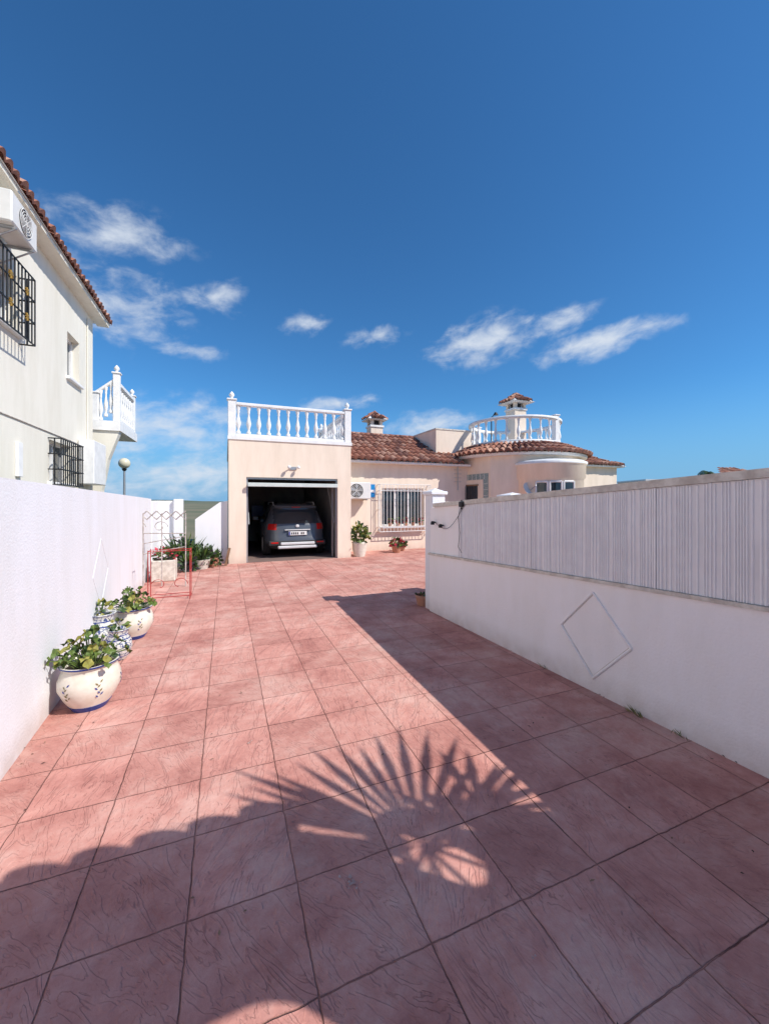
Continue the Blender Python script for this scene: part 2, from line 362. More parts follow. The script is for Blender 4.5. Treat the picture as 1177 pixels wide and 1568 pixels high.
for uu,zz in ((4.93,1.30),(4.72,1.27)):
    x=rx(uu)-.02
    b.lathe([(.026,0),(.028,.025),(.017,.05)],(x-.02,uu,zz-.03),M_black,10); b.bar((x+.03,uu,zz),(x-.02,uu,zz+.01),.010,M_black)
b.make('lamp_heads',g)
b=B()
x=rx(4.25)-.03
b.box(x-.03,x+.02,4.2,4.27,1.53,1.60,M_black,.01); b.bar((x,4.24,1.5),(x,4.24,1.62),.008,M_black)
b.path([(x-.01,4.24,1.52),(x-.01,4.3,1.40),(x-.012,4.26,1.2),(x-.01,4.30,1.02),(x-.01,4.22,.95)],.003,M_black,5)
pts=[]
for i in range(15):
    t=i/14; uu=4.24+.69*t; pts.append((rx(uu)-.012,uu,1.50-.18*math.sin(math.pi*t)-.2*t+.02))
b.path(pts,.003,M_black,5)
b.make('floodlight_and_cable',g)

# ---------------------------------------------------------------- left boundary wall
def lx(u): return -1.196-.0463*(u-2.911)
g=group('left_boundary_wall'); b=B()
vs=[]
for u in (-2.5,9.9):
    zt=1.80 if u<0 else 1.66
    for o in (0,-.18): vs+=[(lx(u)+o,u,-.05),(lx(u)+o,u,zt)]
b.mesh(vs,[(0,4,5,1),(2,3,7,6),(0,1,3,2),(4,6,7,5),(1,5,7,3),(0,2,6,4)],M_white)
b.box(-1.75,-1.12,11.0,11.15,-.05,1.62,M_white); b.box(-1.70,-1.50,9.9,11.0,-.05,1.60,M_white)
b.box(-1.2,-1.0,10.9,11.18,-.05,1.66,M_white,.01)
b.make('wall_body',g)
b=B(); diamond(b,lambda u:lx(u)-.002,5.3,.8,.36,.38,.006,M_white)
b.make('diamond_moulding',g)
b=B(); b.prism([(-.72,-.05),(.04,-.05),(.04,1.62),(-.15,1.58),(-.72,1.15)],10.95,11.1,M_white); b.make('sloping_garden_wall')

# ---------------------------------------------------------------- villa
g=group('villa_with_garage')
b=B(); fu=10.78
wall_holes(b,lambda a,z,c:(a,fu+c,z),.065,3.32,-.05,3.2,.2,[(.49,2.93,-.04,2.24)],M_cream)
b.box(.065,.265,fu+.2,17,-.05,3.2,M_cream); b.box(3.12,3.32,fu+.2,17,-.05,3.2,M_cream); b.box(.265,3.12,16.8,17,-.05,3.2,M_cream)
b.box(.04,3.345,fu-.025,17.02,3.2,3.29,M_trim)
b.make('garage_walls',g)
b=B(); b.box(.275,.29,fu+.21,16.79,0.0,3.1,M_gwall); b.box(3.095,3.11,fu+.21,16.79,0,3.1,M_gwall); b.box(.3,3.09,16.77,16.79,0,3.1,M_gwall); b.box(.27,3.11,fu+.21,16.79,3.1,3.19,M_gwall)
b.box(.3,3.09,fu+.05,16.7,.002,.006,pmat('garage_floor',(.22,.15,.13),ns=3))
for i in range(5):
    x=.4+i*.53; b.box(x,x+.45,16.2,16.7,.9+.1*(i%2),1.3+.15*(i%3),random.choice([M_wood,M_ac,M_dark,M_blue]),.01)
b.box(.35,3.0,16.1,16.75,.84,.88,M_wood)
for k in range(3): b.box(.3,.62,12.5+k*1.1,13.3+k*1.1,0,.9+.3*k,random.choice([M_wood,M_dark,M_alu]),.02)
b.make('garage_interior',g)
b=B()
b.box(.49,.53,fu+.06,fu+.14,0,2.24,M_alu); b.box(2.89,2.93,fu+.06,fu+.14,0,2.24,M_alu); b.box(.53,2.89,fu+.06,fu+.14,2.19,2.24,M_alu)
Mx=Matrix.Translation((0,fu-.10,2.02))@Matrix.Rotation(R(2),4,'X')
b.box(.54,2.88,0,2.2,0,.05,M_door,M=Mx)
b.box(.52,2.90,-.03,.02,-.03,.07,M_door,.008,M=Mx)
for x in (.56,2.86): b.bar((x,fu+.12,1.0),(x,fu+.9,2.0),.015,M_alu)
b.box(2.84,2.87,fu+.3,fu+.36,0,2.0,M_alu)
b.make('garage_door',g)
b=B()
for x,d in ((1.62,-.06),(1.76,.05)):
    b.bar((x,fu,2.5),(x+d,fu-.1,2.53),.015,M_trim); b.sphere((x+d,fu-.13,2.52),.045,M_trim,10)
b.box(1.60,1.78,fu-.03,fu-.002,2.46,2.54,M_alu,.005)
b.make('door_lights',g)
b=B()
z=3.29; n=12
xs=[.30+i*(3.09-.30)/(n-1) for i in range(n)]
balustrade(b,[(x,fu+.09) for x in xs],z,M_trim)
b.box(.24,3.16,fu+.02,fu+.16,z,z+.07,M_trim,.008); b.box(.24,3.16,fu+.01,fu+.17,z+.80,z+.88,M_trim,.015)
post(b,.14,fu+.09,z,z+.92,.095,M_trim); post(b,3.23,fu+.09,z,z+.92,.095,M_trim)
us=[fu+.35+i*.25 for i in range(12)]
balustrade(b,[(3.23,u) for u in us],z,M_trim)
b.box(3.16,3.30,fu+.2,fu+3.3,z,z+.07,M_trim); b.box(3.15,3.31,fu+.2,fu+3.3,z+.80,z+.88,M_trim,.015)
post(b,3.23,fu+3.4,z,z+.92,.095,M_trim)
b.make('terrace_balustrade',g)

b=B(); wu=11.98
wall_holes(b,lambda a,z,c:(a,wu+c,z),3.321,8.2,-.05,2.95,.25,[(4.75,6.28,.78,2.05)],M_cream)
b.box(3.321,8.2,14.5,14.7,-.05,3.2,M_cream)
b.box(3.321,8.0,wu-.30,wu-.002,2.84,2.90,M_trim)
b.make('front_wall',g)
b=B()
b.box(4.75,6.28,wu+.16,wu+.17,.78,2.05,M_glass)
for x in (4.78,5.27,5.76,6.25): b.box(x-.03,x+.03,wu+.12,wu+.16,.78,2.05,M_trim)
b.box(4.81,6.22,wu+.12,wu+.16,.78,.84,M_trim); b.box(4.81,6.22,wu+.12,wu+.16,1.99,2.05,M_trim)
b.box(4.68,6.35,wu-.22,wu+.1,.73,.779,M_trim,.008)
b.make('front_window',g)
b=B(); gu=wu-.22
x=4.6
while x<6.46:
    b.bar((x,gu,.62),(x,gu,2.16),.009,M_trim,6); x+=.1233
for zz in (.62,.78,1.95,2.16): b.bar((4.6,gu,zz),(6.45,gu,zz),.012,M_trim)
for zz in (.62,.78,1.35,1.95,2.16):
    for xx in (4.6,6.45): b.bar((xx,gu,zz),(xx,wu,zz),.011,M_trim)
for xx in (4.6,6.45):
    for k in range(1,3): b.bar((xx,gu+.075*k,.62),(xx,gu+.075*k,2.16),.008,M_trim)
for i in range(10):
    cx=4.69+i*.185; pr=None
    for k in range(11):
        t=2*math.pi*k/10; p=(cx+.045*math.cos(t),gu,2.055+.06*math.sin(t))
        if pr: b.bar(pr,p,.006,M_trim,4)
        pr=p
for i in range(5):
    x=5.0+i*.28; b.lathe([(.05,0),(.07,.11)],(x,wu-.1,.78),M_terra,10); bush(b,(x,wu-.1,.97),.09,.07,.09,40,.06,[M_leafB,M_leafA,M_flower])
b.make('window_grille',g)
b=B()
flat_roof(b,(3.32,wu-.36,2.93),(1,0,0),(0,math.cos(R(24.5)),math.sin(R(24.5))),4.35,3.15,0,0)
for i in range(14):
    x=3.35+i*.3; b.lathe([(.09,0),(.085,.3)],(x,14.53,4.22),random.choice(TM),10,rot=Matrix.Rotation(R(90),3,'Y'))
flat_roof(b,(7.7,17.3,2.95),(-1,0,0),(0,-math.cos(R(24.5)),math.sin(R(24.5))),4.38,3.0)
b.make('main_tiled_roof',g)
b=B(); b.box(7.05,8.6,12.47,15.7,2.6,4.22,M_cream); b.box(7.03,8.62,12.45,15.72,4.22,4.27,M_coping); b.make('roof_stair_box',g)
def chimney(x,y,z0,z1,zt,w,cw,name):
    b=B(); b.box(x-w,x+w,y-w,y+w,z0,z1-.22,M_cream); b.box(x-w-.04,x+w+.04,y-w-.04,y+w+.04,z1-.30,z1-.22,M_trim)
    for sx in (-1,1):
        for sy in (-1,1): b.box(x+sx*(w-.07)-.06,x+sx*(w-.07)+.06,y+sy*(w-.07)-.06,y+sy*(w-.07)+.06,z1-.22,z1,M_cream)
    b.box(x-w+.14,x+w-.14,y-w+.14,y+w-.14,z1-.22,z1,M_dark)
    b.box(x-cw+.05,x+cw-.05,y-cw+.05,y+cw-.05,z1,z1+.05,M_trim)
    for k,(dx,dy) in enumerate(((0,-1),(1,0),(0,1),(-1,0))):
        ex=Vector((-dy,dx,0)); es=Vector((-dx*cw,-dy*cw,zt-z1-.05)); o=Vector((x,y,z1+.05))+Vector((dx,dy,0))*cw-ex*cw
        flat_roof(b,o,ex,es,2*cw,es.length,cw,cw,tw=.16,tl=.25)
    b.lathe([(.07,0),(.05,.06),(.01,.1)],(x,y,zt),M_t1,8)
    b.make(name,g)
chimney(5.97,15.9,3.2,5.08,5.45,.27,.47,'chimney')
chimney(11.36,13.3,3.2,5.72,6.12,.29,.55,'turret_chimney')
tc=(10.2,12.06)
b=B(); ang=[R(165),R(211)]+[R(211+8*i) for i in range(1,40) if 211+8*i<=519]
pl=[(tc[0]+2.3*math.cos(a),tc[1]+2.3*math.sin(a)) for a in ang]
b.prism(pl,-.05,3.22,M_cream,'xy')
b.lathe([(2.50,3.12),(2.52,3.2)],(tc[0],tc[1],0),M_trim,64)
b.lathe([(1.72,3.3),(1.72,3.66),(1.62,3.66)],(tc[0],tc[1],0),M_trim,48)
b.make('turret_wall',g)
b=B(); nc=74
def cone(c,r,h):
    a=2*math.pi*c/nc; t=r/3; rr=2.62-.92*t; z=3.20+.40*t+h
    return (tc[0]+(rr+h*.4)*math.cos(a),tc[1]+(rr+h*.4)*math.sin(a),z)
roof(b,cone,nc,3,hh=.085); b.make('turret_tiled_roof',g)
b=B(); nb=26
pts=[(tc[0]+1.6*math.cos(2*math.pi*i/nb),tc[1]+1.6*math.sin(2*math.pi*i/nb)) for i in range(nb)]
balustrade(b,[p for i,p in enumerate(pts) if i%13!=8],3.66,M_trim,h=.74)
for z0,z1,ra,rb in ((3.66,3.73,1.53,1.67),(4.47,4.56,1.51,1.69)):
    b.lathe([(ra,z0),(rb,z0),(rb,z1),(ra,z1),(ra,z0)],(tc[0],tc[1],0),M_trim,52,cap=False)
for i in (8,21): post(b,pts[i][0],pts[i][1],3.66,4.62,.09,M_trim,False)
b.lathe([(1.6,3.67),(.01,3.67)],(tc[0],tc[1],0),M_white,40,cap=False)
b.make('turret_balustrade',g)
p0=Vector((*pl[0],0)); p1=Vector((*pl[1],0)); d=(p1-p0).normalized(); nn=Vector((d.y,-d.x,0)); nn= nn if nn.y<0 else -nn
L=(p1-p0).length
Mf=Matrix((( d.x,nn.x,0,p0.x),(d.y,nn.y,0,p0.y),(0,0,1,0),(0,0,0,1)))
b=B()
b.box(.12,L-.1,.002,.02,.9,2.56,M_btile,M=Mf); b.box(.32,L-.3,.022,.05,.9,2.36,M_cream,M=Mf); b.box(.62,L-.55,.052,.06,1.3,2.15,M_glass,M=Mf)
k=0
while .14+k*.2<L-.2:
    b.box(.125+k*.2,.14+k*.2,.021,.024,2.36,2.56,M_trim,M=Mf); k+=1
for k in range(7):
    for xx in (.12,L-.3): b.box(xx,xx+.2,.021,.024,1.0+k*.2,1.012+k*.2,M_trim,M=Mf)
b.box(.58,L-.51,.06,.08,2.15,2.2,M_wood,M=Mf)
for k in range(5): b.bar(Mf@Vector((.68+k*.1,.1,1.3)),Mf@Vector((.68+k*.1,.1,2.15)),.01,M_black)
b.make('tile_framed_window',g)
bc=(9.85,9.95)
b=B(); b.lathe([(1.04,-.05),(1.04,2.30),(1.09,2.34),(1.10,2.74),(1.14,2.78),(1.14,2.84),(1.0,2.87)],(*bc,0),M_cream,48,cap=False); b.lathe([(1.141,2.775),(1.15,2.84),(1.02,2.90),(.2,3.0)],(*bc,0),M_trim,48,cap=False); b.make('bow_porch',g)
b=B()
for a0 in (206,228,250):
    for k in range(4):
        a=R(a0+k*4.2); a2=R(a0+(k+1)*4.2); r0=1.05
        b.face([(bc[0]+r0*math.cos(a),bc[1]+r0*math.sin(a),1.1),(bc[0]+r0*math.cos(a2),bc[1]+r0*math.sin(a2),1.1),(bc[0]+r0*math.cos(a2),bc[1]+r0*math.sin(a2),2.2),(bc[0]+r0*math.cos(a),bc[1]+r0*math.sin(a),2.2)],M_glass)
    for aa in (a0-.8,a0+17.6):
        a=R(aa); b.bar((bc[0]+1.05*math.cos(a),bc[1]+1.05*math.sin(a),1.08),(bc[0]+1.05*math.cos(a),bc[1]+1.05*math.sin(a),2.22),.03,M_trim)
    a,a2=R(a0),R(a0+17); b.bar((bc[0]+1.04*math.cos(a),bc[1]+1.04*math.sin(a),2.21),(bc[0]+1.04*math.cos(a2),bc[1]+1.04*math.sin(a2),2.21),.035,M_trim)
b.make('bow_windows',g)
b=B(); b.box(11,15.05,11.5,16.5,-.05,3.05,M_cream); b.box(10.9,15.25,11.3,16.6,3.0,3.06,M_trim)
b.make('right_wing_walls',g)
b=B(); cs,sn=math.cos(R(22)),math.sin(R(22))
flat_roof(b,(10.9,11.25,3.08),(1,0,0),(0,cs,sn),4.45,2.7,0,2.5)
flat_roof(b,(15.35,11.25,3.08),(0,1,0),(-cs,0,sn),5.3,2.7,2.5,2.5)
b.make('right_wing_roof',g)
b=B()
b.lathe([(.01,0),(.15,.015),(.28,.06)],(8.85,9.7,1.95),M_ac,20,cap=False,rot=Matrix.Rotation(R(55),3,'X')); b.bar((8.85,9.72,1.3),(8.85,9.72,2.0),.02,M_alu); b.bar((8.85,9.7,1.95),(8.8,9.4,2.1),.01,M_alu)
b.make('satellite_dish',g)
b=B()
b.bar((9.2,12.1,3.66),(9.2,12.1,4.75),.02,M_black); b.bar((9.2,12.1,4.75),(9.28,12.0,4.85),.015,M_black); b.lathe([(.1,0),(.04,.1)],(9.3,11.98,4.82),M_black,8)
b.bar((7.6,11.9,2.0),(7.6,11.9,2.9),.015,M_alu)
for k in range(4): b.bar((7.45,11.9,2.3+k*.14),(7.75,11.9,2.3+k*.14),.008,M_alu)
b.make('terrace_lamp_and_aerial',g)

def acunit(name,x0,x1,y0,y1,z0,z1,face):
    g=group(name); b=B(); b.box(x0,x1,y0,y1,z0,z1,M_ac,.02)
    if face=='y':
        cx=x0+(x1-x0)*.38; cz=(z0+z1)/2; r=(z1-z0)*.42
        P=lambda a,c,o:(cx+a,y0-o,cz+c)
    else:
        cx=y0+(y1-y0)*.5; cz=(z0+z1)/2; r=(z1-z0)*.42
        P=lambda a,c,o:(x1+o,cx+a,cz+c)
    n=24
    b.face([P(r*math.cos(2*math.pi*i/n),r*math.sin(2*math.pi*i/n),.003) for i in range(n)],M_dark)
    for k in range(5):
        rr=r*(k+1)/5; pr=None
        for i in range(n+1):
            t=2*math.pi*i/n; p=P(rr*math.cos(t),rr*math.sin(t),.015)
            if pr: b.bar(pr,p,.005,M_ac,4)
            pr=p
    for i in range(5):
        t=2*math.pi*i/5; b.face([P(.02,0,.006),P(r*.9*math.cos(t),r*.9*math.sin(t),.006),P(r*.9*math.cos(t+.5),r*.9*math.sin(t+.5),.01)],M_alu)
    for k in range(8):
        b.bar(P(r*math.cos(k*math.pi/4),r*math.sin(k*math.pi/4),.016),P(0,0,.016),.004,M_ac,4)
    b.make('casing_and_fan',g)
    b=B()
    if face=='y':
        for x in (x0+.12,x1-.12): b.box(x-.015,x+.015,y0,y1+.12,z0-.04,z0-.005,M_alu)
    else:
        for y in (y0+.12,y1-.12): b.box(x0-.1,x1,y-.015,y+.015,z0-.04,z0-.005,M_alu); b.bar((x0-.08,y,z0-.3),(x1,y,z0-.03),.012,M_alu)
    b.make('brackets',g)
acunit('air_conditioner',3.45,4.22,wu-.4,wu-.1,1.68,2.2,'y')
b=B(); b.box(4.27,4.50,wu-.02,wu-.004,1.74,2.16,M_sign); b.box(4.29,4.48,wu-.024,wu-.0205,1.9,1.98,M_trim); b.make('alarm_sign')

# ---------------------------------------------------------------- car
def car():
    g=group('parked_car',TH,(0,0,0))
    c=Vector((1.90,11.36)); 
    Mp=pmat('car_paint_dark_grey',(.085,.095,.11),(.075,.084,.10),rough=.25,spec=.7); Mpl=pmat('car_black_plastic',(.035,.035,.037),rough=.6)
    Msil=pmat('car_silver_trim',(.65,.65,.66),rough=.4); Mred=pmat('tail_lamp_red',(.55,.012,.01),rough=.15); Mty=pmat('tyre_rubber',(.02,.02,.02),rough=.85); Mw=pmat('number_plate_white',(.8,.8,.78),rough=.4)
    ZS=.965
    lv=[(.24,.74,.16,4.0),(.30,.83,.03,4.12),(.42,.885,-.02,4.17),(.52,.905,-.02,4.18),(.60,.90,.02,4.17),(.72,.905,.05,4.14),(.82,.905,.06,4.08),(.92,.895,.07,3.98),(1.0,.875,.10,3.2),(1.06,.845,.14,3.05),(1.14,.81,.20,2.9),(1.25,.775,.28,2.7),(1.36,.735,.36,2.5),(1.45,.70,.43,2.3),(1.50,.67,.40,2.2),(1.55,.62,.50,2.1),(1.585,.52,.65,1.9),(1.60,.30,.9,1.6)]
    lv=[(z*ZS,w,a,d) for z,w,a,d in lv]
    def outline(w,y0,y1,n=64):
        pts=[]
        for i in range(n):
            t=2*math.pi*i/n; e=.36
            cx=math.copysign(abs(math.cos(t))**e,math.cos(t)); sy=math.copysign(abs(math.sin(t))**e,math.sin(t))
            bow=.05*(1-cx*cx)
            yy=(y0+y1)/2+sy*(y1-y0)/2-(bow if sy<0 else -bow)*abs(sy)
            pts.append((c.x+w*cx,c.y+yy))
        return pts
    loops=[[(x,y,z) for x,y in outline(w,a,d)] for z,w,a,d in lv]
    b=B(); n=64
    for k in range(len(loops)-1):
        for i in range(n):
            q=[loops[k][i],loops[k][(i+1)%n],loops[k+1][(i+1)%n],loops[k+1][i]]
            mx=sum(p[0] for p in q)/4-c.x; my=sum(p[1] for p in q)/4-c.y; mz=sum(p[2] for p in q)/4/ZS
            mat=Mp; rear=my<.62
            if mz<.40: mat=Mpl
            elif mz<.56: mat=Mpl if not rear else Mp
            if rear and my<.3 and .80<mz<1.03 and abs(mx)>.56: mat=Mred
            if 1.02<mz<1.46:
                if rear and abs(mx)<.64: mat=M_glass
                elif not rear and abs(mx)>.5 and not(1.55<my<1.65): mat=M_glass
                elif my>1.8: mat=M_glass
            b.face(q,mat,True)
    b.face(loops[-1],Mp); b.face(loops[0][::-1],Mpl)
    o=b.make('body',g)
    import bmesh
    bm=bmesh.new(); bm.from_mesh(o.data); bmesh.ops.remove_doubles(bm,verts=bm.verts,dist=.0005); bm.to_mesh(o.data); bm.free()
    b=B(); X,Y=c.x,c.y
    b.box(X-.55,X+.55,Y-.10,Y+.05,.27,.35,Msil,.02)
    b.box(X-.80,X+.80,Y-.085,Y+.02,.36,.49,Mpl,.02); b.box(X-.48,X+.48,Y-.105,Y-.0,.37,.45,Msil,.02)
    b.box(X-.74,X-.54,Y-.10,Y-.0,.42,.46,Mred,.008); b.box(X+.54,X+.74,Y-.10,Y,.42,.46,Mred,.008)
    b.box(X-.26,X+.26,Y-.05,Y-.02,.64,.75,Mw,.004); b.box(X-.255,X-.21,Y-.056,Y-.0505,.645,.745,M_blue)
    for i in range(7):
        if i==4: continue
        b.box(X-.18+i*.055,X-.15+i*.055,Y-.056,Y-.0505,.665,.725,M_black)
    b.box(X-.36,X+.36,Y-.045,Y+.04,.78,.805,Msil,.006)
    b.box(X-.05,X+.05,Y-.02,Y+.05,.86,.94,Msil,.02)
    b.box(X-.60,X+.60,Y+.26,Y+.55,1.425,1.46,Mp,.012)
    b.box(X-.12,X+.12,Y+.25,Y+.27,1.428,1.445,Mred)
    b.bar((X,Y+.09,1.03),(X+.32,Y+.16,1.09),.012,Mpl)
    for s in (-1,1):
        b.path([(X+s*.60,Y+.6,1.50),(X+s*.60,Y+.72,1.575),(X+s*.60,Y+2.0,1.575),(X+s*.60,Y+2.1,1.50)],.016,Msil)
        b.box(X+s*.98-.09,X+s*.98+.09,Y+2.45,Y+2.57,.97,1.11,Mp,.02)
        b.bar((X+s*.84,Y+2.5,1.0),(X+s*.95,Y+2.5,1.02),.02,Mpl)
    b.bar((X,Y+.6,1.53),(X,Y+.45,1.68),.006,Mpl)
    b.make('trim_and_plate',g)
    b=B()
    for s in (-1,1):
        for yy in (.78,3.32):
            rot=Matrix.Rotation(R(90),3,'Y')
            b.lathe([(.20,-.11),(.30,-.11),(.33,-.08),(.335,0),(.33,.08),(.30,.11),(.20,.11)],(X+s*.78,Y+yy,.341),Mty,28,rot=rot)
            b.lathe([(.02,s*.113),(.2,s*.116),(.21,s*.118)],(X+s*.78,Y+yy,.341),Msil,20,rot=rot)
    b.make('wheels',g)
car()

# ---------------------------------------------------------------- neighbour house
g=group('neighbour_house')
b=B(); nv=-3.1
H=[(7.02,8.02,4.30,5.20),(10.17,10.9,4.25,5.2),(9.25,10.4,1.98,2.78)]
wall_holes(b,lambda a,z,c:(nv-c,a,z),1.5,11.87,-.05,6.28,.22,H,M_neigh)
b.box(-9,nv-.22,11.65,11.87,-.05,6.28,M_neigh); b.box(-9,nv-.22,1.5,1.7,-.05,6.28,M_neigh)
b.make('walls',g)
b=B()
for a,c,d,e in H:
    b.box(nv-.19,nv-.18,a,c,d,e,M_glass)
    for y in (a+.03,(a+c)/2,c-.03): b.box(nv-.18,nv-.14,y-.03,y+.03,d,e,M_trim)
    b.box(nv-.18,nv-.14,a,c,e-.05,e,M_trim)
    b.box(nv-.2,nv+.07,a-.08,c+.08,d-.07,d-.002,M_trim,.01)
b.make('windows_and_sills',g)
b=B()
def grille(a,c,d,e,out):
    x=nv+out; y=a
    while y<=c+.001: b.bar((x,y,d),(x,y,e),.011,M_black); y+=.11
    k=d
    while k<=e+.001:
        b.bar((x,a,k),(x,c,k),.013,M_black)
        for yy in (a,c): b.bar((x,yy,k),(nv,yy,k),.013,M_black)
        k+=(e-d)/3
    for yy in (a,c):
        b.bar((x-.1,yy,d),(x-.1,yy,e),.012,M_black)
grille(7.0,8.10,4.15,5.22,.2); grille(9.20,10.45,1.92,2.80,.2)
Mbr=pmat('brass_ornament',(.5,.3,.06),rough=.4,metal=.5)
for y in (7.3,7.8):
    for zz in (4.5,4.9):
        for k in range(8):
            t=k*math.pi/4; b.bar((nv+.21,y,zz),(nv+.21,y+.06*math.cos(t),zz+.06*math.sin(t)),.012,Mbr,5)
b.make('window_grilles',g)
b=B()
flat_roof(b,(nv+.30,1.5,6.26),(0,1,0),(-math.cos(R(22)),0,math.sin(R(22))),10.8,3.4)
b.box(nv-.0,nv+.26,1.5,12.25,6.16,6.23,M_neigh)
b.box(-9,nv,11.87,12.2,6.2,6.28,M_trim)
b.make('tiled_eaves',g)
b=B()
b.path([(nv+.012,2,2.95),(nv+.012,11.2,2.90)],.010,M_rack)
b.path([(nv+.02,11.4,2.9),(nv+.02,11.4,6.0)],.015,M_neigh)
b.box(nv+.002,nv+.05,7.95,8.1,2.0,2.55,M_trim,.005)
b.box(nv+.02,nv+.32,10.75,11.7,2.0,3.0,M_trim,.015)
b.make('pipe_vent_and_boiler_box',g)
b=B()
sv=-2.66
b.prism([(-4.2,3.45),(sv+.1,3.45),(sv+.1,3.7),(-4.2,3.7)],12.1,14.2,M_trim)
b.prism([(-4.3,-.05),(-3.05,-.05),(-2.98,1.9),(-2.84,2.7),(sv+.07,3.449),(-4.3,3.449)],12.15,12.4,M_neigh)
post(b,sv,12.2,3.7,4.95,.075,M_trim); post(b,sv,14.0,3.7,4.8,.08,M_trim); post(b,-3.12,12.2,3.7,4.4,.07,M_trim,False)
for i in range(3): b.lathe([(r*.8,z*1.1) for r,z in BAL],(sv-.13-i*.11,12.2,3.92-i*.1),M_trim,8,cap=False)
b.bar((sv,12.2,4.83),(-3.12,12.2,4.42),.045,M_trim,8)
for i in range(7): b.lathe([(r,z*1.1) for r,z in BAL],(sv,12.45+i*.23,3.78),M_trim,8,cap=False)
b.box(sv-.08,sv+.08,12.3,13.9,4.65,4.73,M_trim)
b.box(sv-.08,sv+.08,12.3,13.9,3.701,3.77,M_trim)
b.make('external_stair',g)
acunit('wall_air_conditioner',nv+.08,nv+.40,6.85,7.62,5.42,5.86,'x')

g=group('street_lamp'); b=B(); p=(-3.37,16.5)
b.lathe([(.08,-.05),(.05,.3),(.035,2.7)],(*p,0),M_alu,10); b.lathe([(.05,2.7),(.09,2.78)],(*p,0),M_black,10); b.make('pole',g)
b=B(); b.sphere((*p,2.97),.19,pmat('frosted_globe',(.75,.68,.5),rough=.3),20); b.make('globe',g)

# ---------------------------------------------------------------- pots
def W2(x,y): return (x*math.cos(TH)+y*math.sin(TH),-x*math.sin(TH)+y*math.cos(TH))
def bigpot(name,x,y,s):
    v,u=W2(x,y); g=group(name); b=B()
    prof=[(.115,0),(.125,.02),(.17,.09),(.205,.17),(.205,.23),(.185,.29),(.172,.32),(.185,.335),(.195,.35),(.18,.352),(.165,.33),(.16,.31)]
    b.lathe([(r*s,z*s) for r,z in prof],(v,u,.002),M_ceram,36,cap=False)
    b.lathe([(.117*s,0),(.130*s,.022*s),(.142*s,.042*s)],(v,u,.0),M_blue,36,cap=True)
    b.lathe([(.186*s,.334*s),(.197*s,.343*s),(.197*s,.352*s)],(v,u,.003),M_blue,36,cap=False)
    b.lathe([(.163*s,.31*s),(.01,.32*s)],(v,u,0),M_soil,20,cap=False)
    def rad(z):
        for (r0,z0),(r1,z1) in zip(prof,prof[1:]):
            if z0<=z<=z1: return r0+(r1-r0)*(z-z0)/(z1-z0)
        return .2
    for a0 in range(0,360,60):
        for k in range(8):
            z=.12+.016*k; a=R(a0+3*math.sin(k)); r=(rad(z)+.0025)*s
            c=Vector((v+r*math.cos(a),u+r*math.sin(a),z*s)); t=Vector((-math.sin(a),math.cos(a),0)); up=Vector((0,0,1))
            sg=1 if k%2 else -1; nn=Vector((math.cos(a),math.sin(a),0))
            r2=(rad(min(.3,z+.02))+.004)*s; tip=Vector((v+r2*math.cos(a+sg*.10),u+r2*math.sin(a+sg*.10),(z+.022)*s))
            md=(c+tip)/2+nn*.001; w=up*.0045-t*sg*.004
            b.face([c,md+w,tip,md-w],random.choice([M_olive,M_blue,M_olive]))
    b.make('ceramic_pot',g)
    b=B()
    for i in range(64):
        a=random.uniform(0,6.28); rr=random.uniform(.02,.26)*s; z=.35*s+random.uniform(.02,.22)*(1.25-rr/.3)
        q=Vector((v+rr*math.cos(a),u+rr*math.sin(a),z)); bs=Vector((v+rr*.35*math.cos(a),u+rr*.35*math.sin(a),.31*s))
        b.path([bs,(bs+q)/2+Vector((0,0,.03)),q],.003,M_leafA,4)
        nrm=(Vector((math.cos(a),math.sin(a),.8))+rv()*1.0).normalized(); t=nrm.cross(Vector((0,0,1))).normalized(); w=nrm.cross(t); R0=random.uniform(.018,.042)
        m=random.choice([M_leafA,M_leafA,M_leafB,M_leafY,M_leafA])
        ring=[q+(t*math.cos(x)+w*math.sin(x))*R0*(1+.16*math.sin(5*x)) +nrm*.010*(1+math.sin(3*x)) for x in [2*math.pi*j/12 for j in range(12)]]
        for j in range(12): b.face([q,ring[j],ring[(j+1)%12]],m)
    b.make('plant',g)
bigpot('flower_pot',-2.31,3.08,1.0)
bigpot('flower_pot',-2.96,4.62,1.02)
for (x,y,s) in ((-2.70,3.98,.82),(-3.04,4.22,1.05)):
    v,u=W2(x,y); b=B()
    b.lathe([(.08*s,0),(.12*s,.06*s),(.15*s,.15*s),(.14*s,.23*s),(.10*s,.30*s),(.11*s,.36*s),(.13*s,.38*s),(.11*s,.38*s),(.09*s,.32*s)],(v,u,.002),M_bp,28,cap=False)
    for zz,rr in ((.055,.1185),(.255,.127),(.30,.1015),(.365,.118)):
        b.lathe([(rr*s,zz*s),((rr+.002)*s,(zz+.006)*s),(rr*s,(zz+.012)*s)],(v,u,.002),M_blue,28,cap=False)
    b.lathe([(.1*s,.34*s),(.01,.35*s)],(v,u,0),M_soil,16,cap=False)
    bush(b,(v,u,.43*s),.09,.09,.07,40,.06,[M_leafA,M_leafB,M_leafY]); b.make('blue_patterned_pot')
def housepot(name,v,u,r,h,mat,ph,n,mats):
    b=B(); b.lathe([(r*.7,0),(r*.95,h*.5),(r,h*.9),(r*1.08,h),(r*.9,h),(r*.85,h*.9)],(v,u,.002),mat,22,cap=False); b.lathe([(r*.86,h*.9),(.01,h*.92)],(v,u,0),M_soil,16,cap=False)
    stems(b,(v,u,h*.9),(v,u,h+ph*.4),r*.9,r*.9,ph*.5,10,M_bark)
    bush(b,(v,u,h+ph*.45),r*1.3,r*1.3,ph*.55,n,.12,mats); b.make(name)
